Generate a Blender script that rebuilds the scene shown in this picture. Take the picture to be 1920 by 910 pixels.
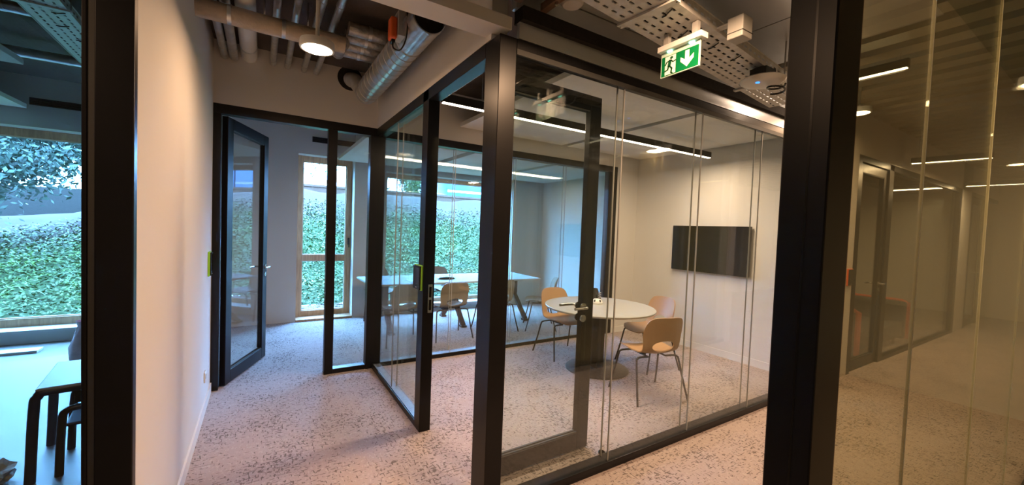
import bpy, bmesh, math, random
from mathutils import Matrix, Vector

# ------------------------------------------------------------------ camera, sky, exposure
for o in list(bpy.data.objects):
    bpy.data.objects.remove(o, do_unlink=True)
SC = bpy.context.scene
COL = SC.collection
PI = math.pi

cam_d = bpy.data.cameras.new('camera')
cam_d.sensor_width = 36.0
cam_d.lens = 36.0 * 750.4 / 1920.0
cam_d.clip_start = 0.02
cam_d.clip_end = 400
cam = bpy.data.objects.new('camera', cam_d)
COL.objects.link(cam)
Rm = ((0.84759191, -0.01378486, -0.53046953),
      (-0.52932742, 0.04853462, -0.84702826),
      (0.0374223, 0.99872637, 0.03384085))
M4 = Matrix.Identity(4)
for i in range(3):
    for j in range(3):
        M4[i][j] = Rm[i][j]
M4.translation = Vector((0, 0, 1.6))
cam.matrix_world = M4
SC.camera = cam

world = bpy.data.worlds.new('sky')
SC.world = world
world.use_nodes = True
wn = world.node_tree.nodes
wn.clear()
w_out = wn.new('ShaderNodeOutputWorld')
w_bg = wn.new('ShaderNodeBackground')
w_bg.inputs['Color'].default_value = (0.20, 0.47, 1.0, 1)
w_bg.inputs['Strength'].default_value = 60.0
world.node_tree.links.new(w_bg.outputs[0], w_out.inputs[0])

SC.view_settings.view_transform = 'Standard'
SC.view_settings.look = 'None'
SC.view_settings.gamma = 1.0
SC.view_settings.use_curve_mapping = False
SC.view_settings.exposure = 0.0
SC.cycles.max_bounces = 10
SC.cycles.diffuse_bounces = 5
SC.cycles.glossy_bounces = 5
SC.cycles.transparent_max_bounces = 40
SC.cycles.caustics_reflective = False
SC.cycles.caustics_refractive = False
SC.cycles.use_denoising = True
SC.cycles.sample_clamp_indirect = 6.0

WARM = (1.0, 0.69, 0.46)
LAMP = 1.0

# ------------------------------------------------------------------ materials
MATS = {}

def nodes_of(name):
    m = bpy.data.materials.new(name)
    m.use_nodes = True
    nt = m.node_tree
    nt.nodes.clear()
    return m, nt, nt.nodes, nt.links

def mat(name, col, rough=0.5, metal=0.0, var=0.06, scale=8.0, bump=0.0, bscale=200.0, spec=0.5):
    m, nt, n, l = nodes_of(name)
    out = n.new('ShaderNodeOutputMaterial')
    b = n.new('ShaderNodeBsdfPrincipled')
    tc = n.new('ShaderNodeTexCoord')
    nz = n.new('ShaderNodeTexNoise')
    nz.inputs['Scale'].default_value = scale
    nz.inputs['Detail'].default_value = 4
    l.new(tc.outputs['Object'], nz.inputs['Vector'])
    rp = n.new('ShaderNodeValToRGB')
    rp.color_ramp.elements[0].position = 0.3
    rp.color_ramp.elements[1].position = 0.7
    rp.color_ramp.elements[0].color = (*[c * (1 - var) for c in col], 1)
    rp.color_ramp.elements[1].color = (*[min(1, c * (1 + var)) for c in col], 1)
    l.new(nz.outputs['Fac'], rp.inputs['Fac'])
    l.new(rp.outputs['Color'], b.inputs['Base Color'])
    b.inputs['Roughness'].default_value = rough
    b.inputs['Metallic'].default_value = metal
    b.inputs['Specular IOR Level'].default_value = spec
    if bump:
        n2 = n.new('ShaderNodeTexNoise')
        n2.inputs['Scale'].default_value = bscale
        l.new(tc.outputs['Object'], n2.inputs['Vector'])
        bp = n.new('ShaderNodeBump')
        bp.inputs['Strength'].default_value = bump
        bp.inputs['Distance'].default_value = 0.01
        l.new(n2.outputs['Fac'], bp.inputs['Height'])
        l.new(bp.outputs['Normal'], b.inputs['Normal'])
    l.new(b.outputs[0], out.inputs[0])
    MATS[name] = m
    return m

def emit(name, col, strength):
    m, nt, n, l = nodes_of(name)
    out = n.new('ShaderNodeOutputMaterial')
    e = n.new('ShaderNodeEmission')
    e.inputs['Color'].default_value = (*col, 1)
    e.inputs['Strength'].default_value = strength
    l.new(e.outputs[0], out.inputs[0])
    MATS[name] = m
    return m

def glass(name, tint, r0=0.04, rmax=0.85, haze=0.0, hcol=(0.5, 0.5, 0.5)):
    m, nt, n, l = nodes_of(name)
    out = n.new('ShaderNodeOutputMaterial')
    tr = n.new('ShaderNodeBsdfTransparent')
    tr.inputs['Color'].default_value = (*tint, 1)
    gl = n.new('ShaderNodeBsdfGlossy')
    gl.inputs['Roughness'].default_value = 0.0
    gl.inputs['Color'].default_value = (0.95, 0.98, 1.0, 1)
    lw = n.new('ShaderNodeLayerWeight')
    lw.inputs['Blend'].default_value = 0.5
    pw = n.new('ShaderNodeMath'); pw.operation = 'POWER'
    pw.inputs[1].default_value = 5.0
    l.new(lw.outputs['Facing'], pw.inputs[0])
    mm = n.new('ShaderNodeMath'); mm.operation = 'MULTIPLY_ADD'
    mm.inputs[1].default_value = rmax - r0
    mm.inputs[2].default_value = r0
    l.new(pw.outputs[0], mm.inputs[0])
    mx = n.new('ShaderNodeMixShader')
    l.new(mm.outputs[0], mx.inputs[0])
    l.new(tr.outputs[0], mx.inputs[1])
    l.new(gl.outputs[0], mx.inputs[2])
    src = mx
    if haze:
        df = n.new('ShaderNodeBsdfDiffuse')
        df.inputs['Color'].default_value = (*hcol, 1)
        m2 = n.new('ShaderNodeMixShader')
        m2.inputs[0].default_value = haze
        l.new(mx.outputs[0], m2.inputs[1])
        l.new(df.outputs[0], m2.inputs[2])
        src = m2
    l.new(src.outputs[0], out.inputs[0])
    MATS[name] = m
    return m

mat('wall_paint', (0.74, 0.71, 0.67), 0.85, var=0.015, scale=1.2, bump=0.05, bscale=260)
mat('board_white', (0.78, 0.76, 0.73), 0.6, var=0.01)
mat('slab', (0.105, 0.082, 0.066), 0.9, var=0.25, scale=2.5, bump=0.2, bscale=40)
mat('black_frame', (0.0085, 0.0085, 0.0105), 0.34, var=0.1, scale=4, spec=0.28)
mat('black_soft', (0.015, 0.015, 0.017), 0.55, var=0.1)
mat('seal', (0.06, 0.06, 0.058), 0.6)
mat('bronze', (0.30, 0.19, 0.125), 0.35, metal=0.6, var=0.1)
mat('galv', (0.66, 0.69, 0.72), 0.28, metal=0.9, var=0.16, scale=14)
mat('galv_rough', (0.60, 0.59, 0.57), 0.5, metal=0.35, var=0.12, scale=20)
mat('foil', (0.46, 0.44, 0.42), 0.4, metal=0.75, var=0.25, scale=26, bump=0.6, bscale=38)
mat('lagging', (0.52, 0.44, 0.36), 0.75, var=0.12, scale=14, bump=0.5, bscale=30)
mat('deck', (0.45, 0.43, 0.36), 0.42, metal=0.5, var=0.12, scale=3)
mat('sheet', (0.66, 0.69, 0.74), 0.32, metal=0.6, var=0.08, scale=2)
mat('green_steel', (0.012, 0.045, 0.025), 0.5, var=0.2)
mat('raft', (0.80, 0.79, 0.76), 0.9, var=0.02, scale=30)
mat('insulation', (0.016, 0.013, 0.012), 0.95, var=0.3, scale=30)
mat('sill_metal', (0.30, 0.33, 0.36), 0.45, metal=0.3)
mat('steel', (0.55, 0.54, 0.52), 0.25, metal=1.0)
mat('chair_shell', (0.50, 0.30, 0.165), 0.42, var=0.04, scale=3)
mat('chair_grey', (0.33, 0.265, 0.21), 0.45, var=0.04, scale=3)
mat('tube_black', (0.012, 0.012, 0.013), 0.38)
mat('table_grey', (0.42, 0.42, 0.40), 0.35, var=0.03)
mat('table_white', (0.66, 0.71, 0.74), 0.22, var=0.02)
mat('plastic_white', (0.78, 0.78, 0.76), 0.4, var=0.02)
mat('plastic_grey', (0.45, 0.45, 0.43), 0.5, var=0.03)
mat('plastic_black', (0.01, 0.01, 0.011), 0.25)
mat('screen', (0.004, 0.005, 0.006), 0.08)
mat('lime', (0.33, 0.75, 0.06), 0.4)
mat('orange', (0.85, 0.13, 0.02), 0.45)
mat('orange_soft', (0.9, 0.12, 0.03), 0.7)
mat('teal', (0.008, 0.03, 0.035), 0.8, var=0.1, scale=30)
mat('sign_green', (0.0, 0.16, 0.045), 0.4, var=0.02)
mat('sign_white', (0.85, 0.86, 0.82), 0.4, var=0.01)
mat('sign_dark', (0.005, 0.085, 0.03), 0.45)
mat('acrylic', (0.55, 0.72, 0.62), 0.2)
mat('joint_lit', (0.8, 0.8, 0.74), 0.3)  # paler copy of joint, light on the seams put into its colour
mat('joint', (0.42, 0.43, 0.42), 0.3)
mat('paper', (0.62, 0.58, 0.50), 0.9, var=0.1, scale=20)
mat('plank_white', (0.80, 0.82, 0.80), 0.5)
mat('bag', (0.78, 0.62, 0.64), 0.35, var=0.15, scale=14)
mat('red_print', (0.6, 0.02, 0.05), 0.4)
mat('floor_left', (0.17, 0.16, 0.15), 0.4, var=0.05, scale=2)
mat('bark', (0.09, 0.075, 0.06), 0.9, var=0.3, scale=20, bump=0.6, bscale=30)
mat('leaf_blue', (0.022, 0.042, 0.03), 0.6, var=0.45, scale=3)
mat('leaf_green', (0.045, 0.07, 0.012), 0.6, var=0.45, scale=3)
mat('ivy', (0.046, 0.086, 0.011), 0.55, var=0.5, scale=2.2)
mat('asphalt', (0.022, 0.020, 0.018), 0.9)
mat('stone_wall', (0.085, 0.042, 0.024), 0.9, var=0.1, scale=3)
mat('pebble', (0.10, 0.062, 0.04), 0.7, var=0.35, scale=9)
mat('truck_blue', (0.006, 0.05, 0.11), 0.35, var=0.06)
mat('tyre', (0.015, 0.015, 0.016), 0.8)
emit('led_warm', (1.0, 0.80, 0.58), 13.0 * LAMP)
emit('led_disc', (1.0, 0.80, 0.56), 16.0 * LAMP)
emit('led_green', (0.35, 1.0, 0.65), 5.0)
emit('led_blue', (0.05, 0.25, 1.0), 2.5)
glass('glass_clear', (0.965, 0.985, 0.975))
glass('glass_tint', (0.92, 0.955, 0.925), r0=0.045)
glass('glass_window', (0.95, 0.985, 0.975))
glass('glass_right', (0.84, 0.84, 0.70), r0=0.05, haze=0.05, hcol=(0.36, 0.32, 0.19))  # warm diffuse veil mixed in, painting the haze of reflections on the pane

def wood_mat():
    m, nt, n, l = nodes_of('wood')
    out = n.new('ShaderNodeOutputMaterial'); b = n.new('ShaderNodeBsdfPrincipled')
    tc = n.new('ShaderNodeTexCoord'); mp = n.new('ShaderNodeMapping')
    mp.inputs['Scale'].default_value = (18, 18, 2.0)
    nz = n.new('ShaderNodeTexNoise'); nz.inputs['Scale'].default_value = 2.5; nz.inputs['Detail'].default_value = 6
    rp = n.new('ShaderNodeValToRGB')
    rp.color_ramp.elements[0].position = 0.32; rp.color_ramp.elements[1].position = 0.7
    rp.color_ramp.elements[0].color = (0.40, 0.20, 0.10, 1)
    rp.color_ramp.elements[1].color = (0.60, 0.34, 0.18, 1)
    l.new(tc.outputs['Object'], mp.inputs[0]); l.new(mp.outputs[0], nz.inputs['Vector'])
    l.new(nz.outputs['Fac'], rp.inputs[0]); l.new(rp.outputs[0], b.inputs['Base Color'])
    b.inputs['Roughness'].default_value = 0.5
    l.new(b.outputs[0], out.inputs[0]); MATS['wood'] = m
wood_mat()

def carpet_mat():
    m, nt, n, l = nodes_of('carpet')
    out = n.new('ShaderNodeOutputMaterial'); b = n.new('ShaderNodeBsdfPrincipled')
    tc = n.new('ShaderNodeTexCoord')
    def nz(scale, det, sc=(1, 1, 1), rot=0.0):
        mp = n.new('ShaderNodeMapping'); mp.inputs['Scale'].default_value = sc
        mp.inputs['Rotation'].default_value = (0, 0, rot)
        t = n.new('ShaderNodeTexNoise'); t.inputs['Scale'].default_value = scale; t.inputs['Detail'].default_value = det
        l.new(tc.outputs['Object'], mp.inputs[0]); l.new(mp.outputs[0], t.inputs['Vector'])
        return t.outputs['Fac']
    def rmp(src, a, c):
        r = n.new('ShaderNodeMapRange'); r.inputs['From Min'].default_value = a; r.inputs['From Max'].default_value = c
        l.new(src, r.inputs['Value']); return r.outputs[0]
    def math_(op, a, c):
        k = n.new('ShaderNodeMath'); k.operation = op
        for i, v in enumerate((a, c)):
            if isinstance(v, float): k.inputs[i].default_value = v
            else: l.new(v, k.inputs[i])
        return k.outputs[0]
    big = nz(2.6, 3)
    d1 = nz(1.0, 2, (25, 80, 1))
    d2 = nz(1.0, 2, (74, 23, 1))
    bias = math_('MULTIPLY', math_('SUBTRACT', big, 0.5), 0.32)
    k1 = rmp(math_('ADD', d1, bias), 0.595, 0.63)
    k2 = rmp(math_('ADD', d2, bias), 0.61, 0.645)
    dash = math_('MAXIMUM', k1, k2)
    l1 = rmp(nz(1.0, 2, (70, 30, 1)), 0.56, 0.64)
    fine = nz(260, 2)
    c0 = n.new('ShaderNodeMixRGB'); c0.inputs[1].default_value = (0.41, 0.335, 0.315, 1); c0.inputs[2].default_value = (0.51, 0.42, 0.395, 1)
    l.new(fine, c0.inputs[0])
    c1 = n.new('ShaderNodeMixRGB'); c1.inputs[2].default_value = (0.57, 0.50, 0.45, 1)
    l.new(math_('MULTIPLY', l1, 0.55), c1.inputs[0]); l.new(c0.outputs[0], c1.inputs[1])
    c2 = n.new('ShaderNodeMixRGB'); c2.inputs[2].default_value = (0.115, 0.095, 0.088, 1)
    l.new(math_('MULTIPLY', dash, 0.8), c2.inputs[0]); l.new(c1.outputs[0], c2.inputs[1])
    l.new(c2.outputs[0], b.inputs['Base Color'])
    b.inputs['Roughness'].default_value = 0.95
    b.inputs['Specular IOR Level'].default_value = 0.15
    bp = n.new('ShaderNodeBump'); bp.inputs['Strength'].default_value = 0.35; bp.inputs['Distance'].default_value = 0.004
    l.new(fine, bp.inputs['Height']); l.new(bp.outputs[0], b.inputs['Normal'])
    l.new(b.outputs[0], out.inputs[0]); MATS['carpet'] = m
carpet_mat()

def bank_mat():
    m, nt, n, l = nodes_of('bank')
    out = n.new('ShaderNodeOutputMaterial'); b = n.new('ShaderNodeBsdfPrincipled')
    tc = n.new('ShaderNodeTexCoord')
    nz = n.new('ShaderNodeTexNoise'); nz.inputs['Scale'].default_value = 0.9; nz.inputs['Detail'].default_value = 6
    l.new(tc.outputs['Object'], nz.inputs['Vector'])
    sx = n.new('ShaderNodeSeparateXYZ'); l.new(tc.outputs['Object'], sx.inputs[0])
    ma = n.new('ShaderNodeMath'); ma.operation = 'MULTIPLY_ADD'; ma.inputs[1].default_value = 2.6
    l.new(nz.outputs['Fac'], ma.inputs[0]); l.new(sx.outputs['Y'], ma.inputs[2])
    mr = n.new('ShaderNodeMapRange'); mr.inputs['From Min'].default_value = 12.9; mr.inputs['From Max'].default_value = 14.1
    l.new(ma.outputs[0], mr.inputs['Value'])
    mx = n.new('ShaderNodeMixRGB')
    mx.inputs[1].default_value = (0.022, 0.045, 0.007, 1); mx.inputs[2].default_value = (0.036, 0.018, 0.0095, 1)
    l.new(mr.outputs[0], mx.inputs[0]); l.new(mx.outputs[0], b.inputs['Base Color'])
    b.inputs['Roughness'].default_value = 0.9
    l.new(b.outputs[0], out.inputs[0]); MATS['bank'] = m
bank_mat()

# ------------------------------------------------------------------ mesh helpers
class MB:
    def __init__(s):
        s.v = []; s.f = []
    def add(s, vs, fs):
        o = len(s.v)
        s.v += [tuple(p) for p in vs]
        s.f += [tuple(i + o for i in f) for f in fs]
        return s
    def box(s, x0, x1, y0, y1, z0, z1):
        vs = [(x, y, z) for z in (z0, z1) for y in (y0, y1) for x in (x0, x1)]
        return s.add(vs, [(0, 2, 3, 1), (4, 5, 7, 6), (0, 1, 5, 4), (2, 6, 7, 3), (0, 4, 6, 2), (1, 3, 7, 5)])
    def obox(s, m, sx, sy, sz):
        vs = [m @ Vector((x * sx / 2, y * sy / 2, z * sz / 2)) for z in (-1, 1) for y in (-1, 1) for x in (-1, 1)]
        return s.add(vs, [(0, 2, 3, 1), (4, 5, 7, 6), (0, 1, 5, 4), (2, 6, 7, 3), (0, 4, 6, 2), (1, 3, 7, 5)])
    def tube(s, path, r, n=10, cap=True):
        P = [Vector(p) for p in path]
        rs = r if isinstance(r, (list, tuple)) else [r] * len(P)
        t0 = (P[1] - P[0]).normalized()
        ref = Vector((0, 0, 1)) if abs(t0.z) < 0.9 else Vector((1, 0, 0))
        a = t0.cross(ref).normalized()
        vs = []
        for i, p in enumerate(P):
            t = (P[min(i + 1, len(P) - 1)] - P[max(i - 1, 0)]).normalized()
            a = (a - t * a.dot(t)).normalized()
            b = t.cross(a)
            for k in range(n):
                w = 2 * PI * k / n
                vs.append(p + (a * math.cos(w) + b * math.sin(w)) * rs[i])
        fs = []
        for i in range(len(P) - 1):
            for k in range(n):
                k2 = (k + 1) % n
                fs.append((i * n + k, i * n + k2, (i + 1) * n + k2, (i + 1) * n + k))
        if cap:
            fs.append(tuple(range(n - 1, -1, -1)))
            fs.append(tuple(range((len(P) - 1) * n, len(P) * n)))
        return s.add(vs, fs)
    def lathe(s, prof, n=32, c=(0, 0, 0), m=None):
        vs = []; fs = []
        for (r, z) in prof:
            for k in range(n):
                w = 2 * PI * k / n
                p = Vector((r * math.cos(w), r * math.sin(w), z))
                if m is not None: p = m @ p
                vs.append((p[0] + c[0], p[1] + c[1], p[2] + c[2]))
        for i in range(len(prof) - 1):
            for k in range(n):
                k2 = (k + 1) % n
                fs.append((i * n + k, i * n + k2, (i + 1) * n + k2, (i + 1) * n + k))
        if prof[0][0] > 1e-6: fs.append(tuple(range(n - 1, -1, -1)))
        if prof[-1][0] > 1e-6: fs.append(tuple(range((len(prof) - 1) * n, len(prof) * n)))
        return s.add(vs, fs)
    def prism(s, poly, fn, d0, d1):
        """poly of 2-D points, fn(a, b, d) -> 3-D"""
        k = len(poly)
        vs = [fn(a, b, d0) for a, b in poly] + [fn(a, b, d1) for a, b in poly]
        fs = [tuple(range(k - 1, -1, -1)), tuple(range(k, 2 * k))]
        fs += [(i, (i + 1) % k, k + (i + 1) % k, k + i) for i in range(k)]
        return s.add(vs, fs)
    def mesh(s, name, material, smooth=0.0):
        me = bpy.data.meshes.new(name)
        me.from_pydata(s.v, [], s.f)
        bm = bmesh.new(); bm.from_mesh(me)
        bmesh.ops.recalc_face_normals(bm, faces=bm.faces)
        bm.to_mesh(me); bm.free()
        if smooth:
            me.shade_smooth()
            me.set_sharp_from_angle(angle=math.radians(smooth))
        me.materials.append(MATS[material])
        return me
    def build(s, name, material, parent=None, smooth=0.0, bevel=0.0, seg=2):
        me = s.mesh(name, material, smooth)
        o = bpy.data.objects.new(name, me)
        COL.objects.link(o)
        if parent is not None: o.parent = parent
        if bevel:
            b = o.modifiers.new('bevel', 'BEVEL'); b.width = bevel; b.segments = seg
            b.limit_method = 'ANGLE'; b.angle_limit = math.radians(40)
        return o

def inst(name, me, parent=None, loc=(0, 0, 0), rz=0.0):
    o = bpy.data.objects.new(name, me); COL.objects.link(o)
    if parent is not None: o.parent = parent
    o.location = loc; o.rotation_euler = (0, 0, rz)
    return o

def tag(o, label=None, cat=None, group=None, kind=None):
    if label: o['label'] = label
    if cat: o['category'] = cat
    if group: o['group'] = group
    if kind: o['kind'] = kind
    return o

def empty(name, loc=(0, 0, 0), rz=0.0):
    o = bpy.data.objects.new(name, None); COL.objects.link(o)
    o.empty_display_size = 0.1
    o.location = loc; o.rotation_euler = (0, 0, rz)
    return o

def thing(name, label, cat, loc=(0, 0, 0), rz=0.0, group=None):
    return tag(empty(name, loc, rz), label, cat, group)

def struct(name, label=None, loc=(0, 0, 0)):
    return tag(empty(name, loc), label, None, None, 'structure')

def bx(name, m, parent, x0, x1, y0, y1, z0, z1, bevel=0.0):
    """box part whose parent has no rotation: coordinates are in the parent's space"""
    return MB().box(x0, x1, y0, y1, z0, z1).build(name, m, parent, bevel=bevel)

def sbox(name, m, label, x0, x1, y0, y1, z0, z1):
    o = MB().box(x0, x1, y0, y1, z0, z1).build(name, m)
    return tag(o, label, None, None, 'structure')

def area_light(name, parent, loc, size, power, col=WARM, shape='DISK', sy=None, spread=None):
    d = bpy.data.lights.new(name, 'AREA'); d.shape = shape; d.size = size
    if sy: d.size_y = sy
    d.energy = power; d.color = col
    o = bpy.data.objects.new(name, d); COL.objects.link(o); o.parent = parent; o.location = loc
    return o

def dup(root, loc, rz, label, group=None):
    r = root.copy(); COL.objects.link(r); r.location = loc; r.rotation_euler = (0, 0, rz); r['label'] = label
    if group: r['group'] = group
    for ch in list(root.children):
        c = ch.copy(); COL.objects.link(c); c.parent = r
        for g in list(ch.children):
            d = g.copy(); COL.objects.link(d); d.parent = c
    return r

# ------------------------------------------------------------------ the shell
YF, YR, XS, XL, XT = 1.87, 4.52, 1.05, -0.384, 5.22
YW0, YW1 = 7.12, 7.5            # facade
ZC = 3.2
sbox('floor', 'carpet', 'beige flecked woven carpet with dark dashes', XL - 0.06, 14, -2.6, YW1, -0.12, 0)
sbox('floor_left', 'floor_left', 'pale grey smooth floor of the side office', -6, XL - 0.06, -2.6, YW1, -0.12, 0)
sbox('ceiling', 'slab', 'dark raw slab above the pipes', -6, 14, YF, YW1, ZC, ZC + 0.12)
sbox('wall_left', 'wall_paint', 'white painted wall beside the corridor', -0.498, XL, YF + 0.035, YW0, 0, ZC)
sbox('wall_right', 'wall_paint', 'white painted wall carrying the television', XT, XT + 0.13, YF + 0.1, YW0, 0, ZC)
sbox('wall_outer_left', 'wall_paint', None, -6.12, -6, -2.6, YW1, 0, ZC)
sbox('wall_outer_right', 'wall_paint', None, 14, 14.12, -2.6, YW1, 0, ZC)
sbox('wall_behind', 'wall_paint', None, -6, 14, -2.72, -2.6, 0, ZC)
sbox('wall_over_door', 'wall_paint', 'white wall above the black door frame', XL, XT, YR, YR + 0.1, 2.635, ZC)
sbox('wall_over_side_glass', 'wall_paint', 'white wall above the side glass', XS, XS + 0.1, YF + 0.1, YR, 2.635, ZC)
sbox('wall_meeting_back', 'wall_paint', 'white wall strip beside the black end post', 4.75, XT, YR, YR + 0.1, 0, 2.635)
sbox('trim_1', 'board_white', 'white bulkhead box across the corridor ceiling', XL, 1.12, YF + 0.0, YF + 0.16, 2.665, 2.73)
sbox('wall_next_room_back', 'wall_paint', None, XT + 0.13, 14, 4.6, 4.7, 0, ZC)
sbox('wall_next_room_side', 'wall_paint', None, 10.7, 10.8, YF + 0.1, 4.6, 0, ZC)
sbox('wall_between_doors', 'wall_paint', 'white wall strip beside the glazed door behind the tinted glass screen', XT, 5.95, YF, YF + 0.1, 0, ZC)
sbox('wall_beyond', 'wall_paint', 'white wall strip between far glazed doors', 10.8, 11.5, YF, YF + 0.1, 0, ZC)
sbox('wall_over_next_front', 'wall_paint', None, 5.95, 14, YF, YF + 0.1, 2.635, ZC)
sbox('baseboard_left', 'board_white', None, XL, XL + 0.012, YF + 0.12, YR - 0.02, 0, 0.09)
sbox('baseboard_right', 'board_white', None, XT - 0.012, XT, YF + 0.12, YR, 0, 0.09)
sbox('baseboard_meeting_back', 'board_white', None, 4.76, XT - 0.012, YR - 0.012, YR, 0, 0.09)

# facade with its openings
fac = struct('wall_back', 'pale outer wall with the window openings')
WL = (-4.6, -0.95, 0.13, 2.60)
W1 = (0.47, 1.31, 0.0, 2.66)
W2 = (1.83, 4.45, 0.10, 2.52)
xs = [-6, WL[0], WL[1], W1[0], W1[1], W2[0], W2[1], 14]
for a, b_ in ((0, 1), (2, 3), (4, 5), (6, 7)):
    bx('wall_panel', 'wall_paint', fac, xs[a], xs[b_], YW0, YW1, 0, ZC)
for w in (WL, W1, W2):
    bx('lintel', 'wall_paint', fac, w[0], w[1], YW0, YW1, w[3], ZC)
    if w[2] > 0: bx('sill_wall', 'wall_paint', fac, w[0], w[1], YW0, YW1, 0, w[2])

def window(name, w, y, label, mulls=(), transom=None, fw=0.085, handle=None, reveal=True):
    r = struct(name, label)
    x0, x1, z0, z1 = w
    if reveal:
        bx('window_sill', 'board_white' if name != 'window_1' else 'wood', r, x0, x1, YW0 - 0.03, y, z0, z0 + 0.035)
    za = z0 + 0.035
    for a, b_ in ((x0, x0 + fw), (x1 - fw, x1)):
        bx('frame_stile', 'wood', r, a, b_, y, y + 0.08, za, z1, bevel=0.004)
    bx('frame_rail', 'wood', r, x0 + fw, x1 - fw, y, y + 0.08, za, za + fw, bevel=0.004)
    bx('frame_rail', 'wood', r, x0 + fw, x1 - fw, y, y + 0.08, z1 - fw, z1, bevel=0.004)
    cells = []
    xsn = [x0 + fw] + [v for m_ in mulls for v in (m_ - 0.03, m_ + 0.03)] + [x1 - fw]
    zs = [za + fw] + ([transom - 0.05, transom + 0.05] if transom else []) + [z1 - fw]
    for m_ in mulls: bx('mullion', 'wood', r, m_ - 0.03, m_ + 0.03, y, y + 0.08, za + fw, z1 - fw)
    if transom: bx('transom', 'wood', r, x0 + fw, x1 - fw, y, y + 0.08, transom - 0.05, transom + 0.05, bevel=0.004)
    for i in range(0, len(xsn), 2):
        for j in range(0, len(zs), 2):
            bx('pane', 'glass_window', r, xsn[i], xsn[i + 1], y + 0.035, y + 0.045, zs[j], zs[j + 1])
            g = 0.012
            b = MB()
            b.box(xsn[i], xsn[i + 1], y + 0.028, y + 0.052, zs[j], zs[j] + g).box(xsn[i], xsn[i + 1], y + 0.028, y + 0.052, zs[j + 1] - g, zs[j + 1])
            b.box(xsn[i], xsn[i] + g, y + 0.028, y + 0.052, zs[j], zs[j + 1]).box(xsn[i + 1] - g, xsn[i + 1], y + 0.028, y + 0.052, zs[j], zs[j + 1])
            b.build('glazing_bead', 'board_white', r)
    if handle:
        b = MB(); b.box(handle[0] - 0.015, handle[0] + 0.015, y - 0.008, y, handle[1] - 0.06, handle[1] + 0.06)
        h = b.build('handle_plate', 'black_soft', r)
        MB().tube([(handle[0], y - 0.005, handle[1] + 0.02), (handle[0], y - 0.045, handle[1] + 0.02), (handle[0], y - 0.05, handle[1]), (handle[0], y - 0.05, handle[1] - 0.1)], 0.009, 8).build('handle', 'black_soft', h, smooth=40)
    return r
window('window_1', W1, 7.34, 'tall narrow wood framed window with a lower fixed light', transom=1.0, fw=0.09, handle=(1.27, 1.28))
window('window_2', W2, 7.34, 'wide window behind the white conference table', fw=0.07)
window('window_3', WL, 7.34, 'wide wood framed window of the side office', fw=0.10)

# corridor deck
def deck():
    b = MB()
    prof = []
    x = -6.0
    while x < 14:
        prof += [(x, 3.12), (x + 0.17, 3.12), (x + 0.195, 3.18), (x + 0.275, 3.18)]
        x += 0.30
    prof.append((14.0, 3.12))
    vs = []
    for (px, pz) in prof: vs += [(px, -2.6, pz), (px, YF, pz)]
    b.add(vs, [(2 * i, 2 * i + 1, 2 * i + 3, 2 * i + 2) for i in range(len(prof) - 1)])
    o = b.build('ceiling_deck', 'deck')
    tag(o, 'ribbed metal decking over the corridor', None, None, 'structure')
    sbox('ceiling_corridor', 'slab', None, -6, 14, -2.6, YF, 3.2, 3.32)
deck()

# ------------------------------------------------------------------ glazed partitions
def pane(parent, x0, x1, y0, y1, z0, z1, m='glass_clear'):
    return bx('glass_pane', m, parent, x0, x1, y0, y1, z0, z1)

BK = 'black_frame'
# front partition of the meeting room
fp = struct('wall_front_glass', 'black framed glass front of the meeting room')
bx('corner_post', BK, fp, XS, 1.156, YF, 2.03, 0, 2.63, bevel=0.003)
bx('bottom_rail', BK, fp, 1.156, XT, YF, 1.965, 0, 0.055, bevel=0.003)
bx('top_rail', BK, fp, 1.156, XT, YF, 1.965, 2.575, 2.63, bevel=0.003)
bx('glazing_strip', 'seal', fp, 1.156, XT, YF - 0.004, YF + 0.01, 2.545, 2.575)
jx = [1.156, 2.01, 2.88, 3.77, 4.62, XT]
for i in range(5):
    for y in (1.884, 1.946):
        pane(fp, jx[i] + 0.004, jx[i + 1] - 0.004, y, y + 0.006, 0.05, 2.58, 'glass_clear')
        if i: bx('joint', 'joint', fp, jx[i] - 0.004, jx[i] + 0.004, y - 0.001, y + 0.007, 0.05, 2.58)
bx('end_post', BK, fp, XT - 0.06, XT, YF, 1.965, 0.055, 2.575)
sbox('trim_2', 'sheet', 'polished metal fascia strip above the glass front', 1.17, XT, YF + 0.002, YF + 0.03, 2.635, 2.725)
o = sbox('trim_3', 'insulation', 'black fibre insulation strip above the metal fascia', 1.17, XT, YF - 0.03, YF + 0.06, 2.727, 2.80)
sbox('wall_over_front', 'sheet', None, XS + 0.1, XT, YF + 0.01, YF + 0.06, 2.80, ZC)

# side partition
sp = struct('wall_side_glass', 'black framed side glass of the meeting room')
bx('door_post', BK, sp, XS, 1.14, 2.93, 3.05, 0, 2.63, bevel=0.003)
bx('bottom_rail', BK, sp, XS, 1.14, 3.05, YR, 0, 0.05, bevel=0.003)
bx('sill_strip', 'sill_metal', sp, XS + 0.012, 1.13, 3.05, YR - 0.05, 0.05, 0.054)
bx('top_rail', BK, sp, XS, 1.14, 2.03, YR, 2.55, 2.635, bevel=0.003)
for x in (XS + 0.015, 1.115):
    for a, b_ in ((3.05, 3.77), (3.778, YR)):
        pane(sp, x, x + 0.006, a, b_, 0.05, 2.55)
    bx('joint', 'joint', sp, x - 0.001, x + 0.007, 3.77, 3.778, 0.05, 2.55)
sk = bx('strike_plate', 'steel', sp, 1.09, 1.125, 2.926, 2.93, 0.93, 1.15)
bx('strike_hole', 'plastic_black', sk, 1.098, 1.117, 2.924, 2.927, 0.95, 1.03)
bx('strike_hole', 'plastic_black', sk, 1.098, 1.117, 2.924, 2.927, 1.05, 1.13)

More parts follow.
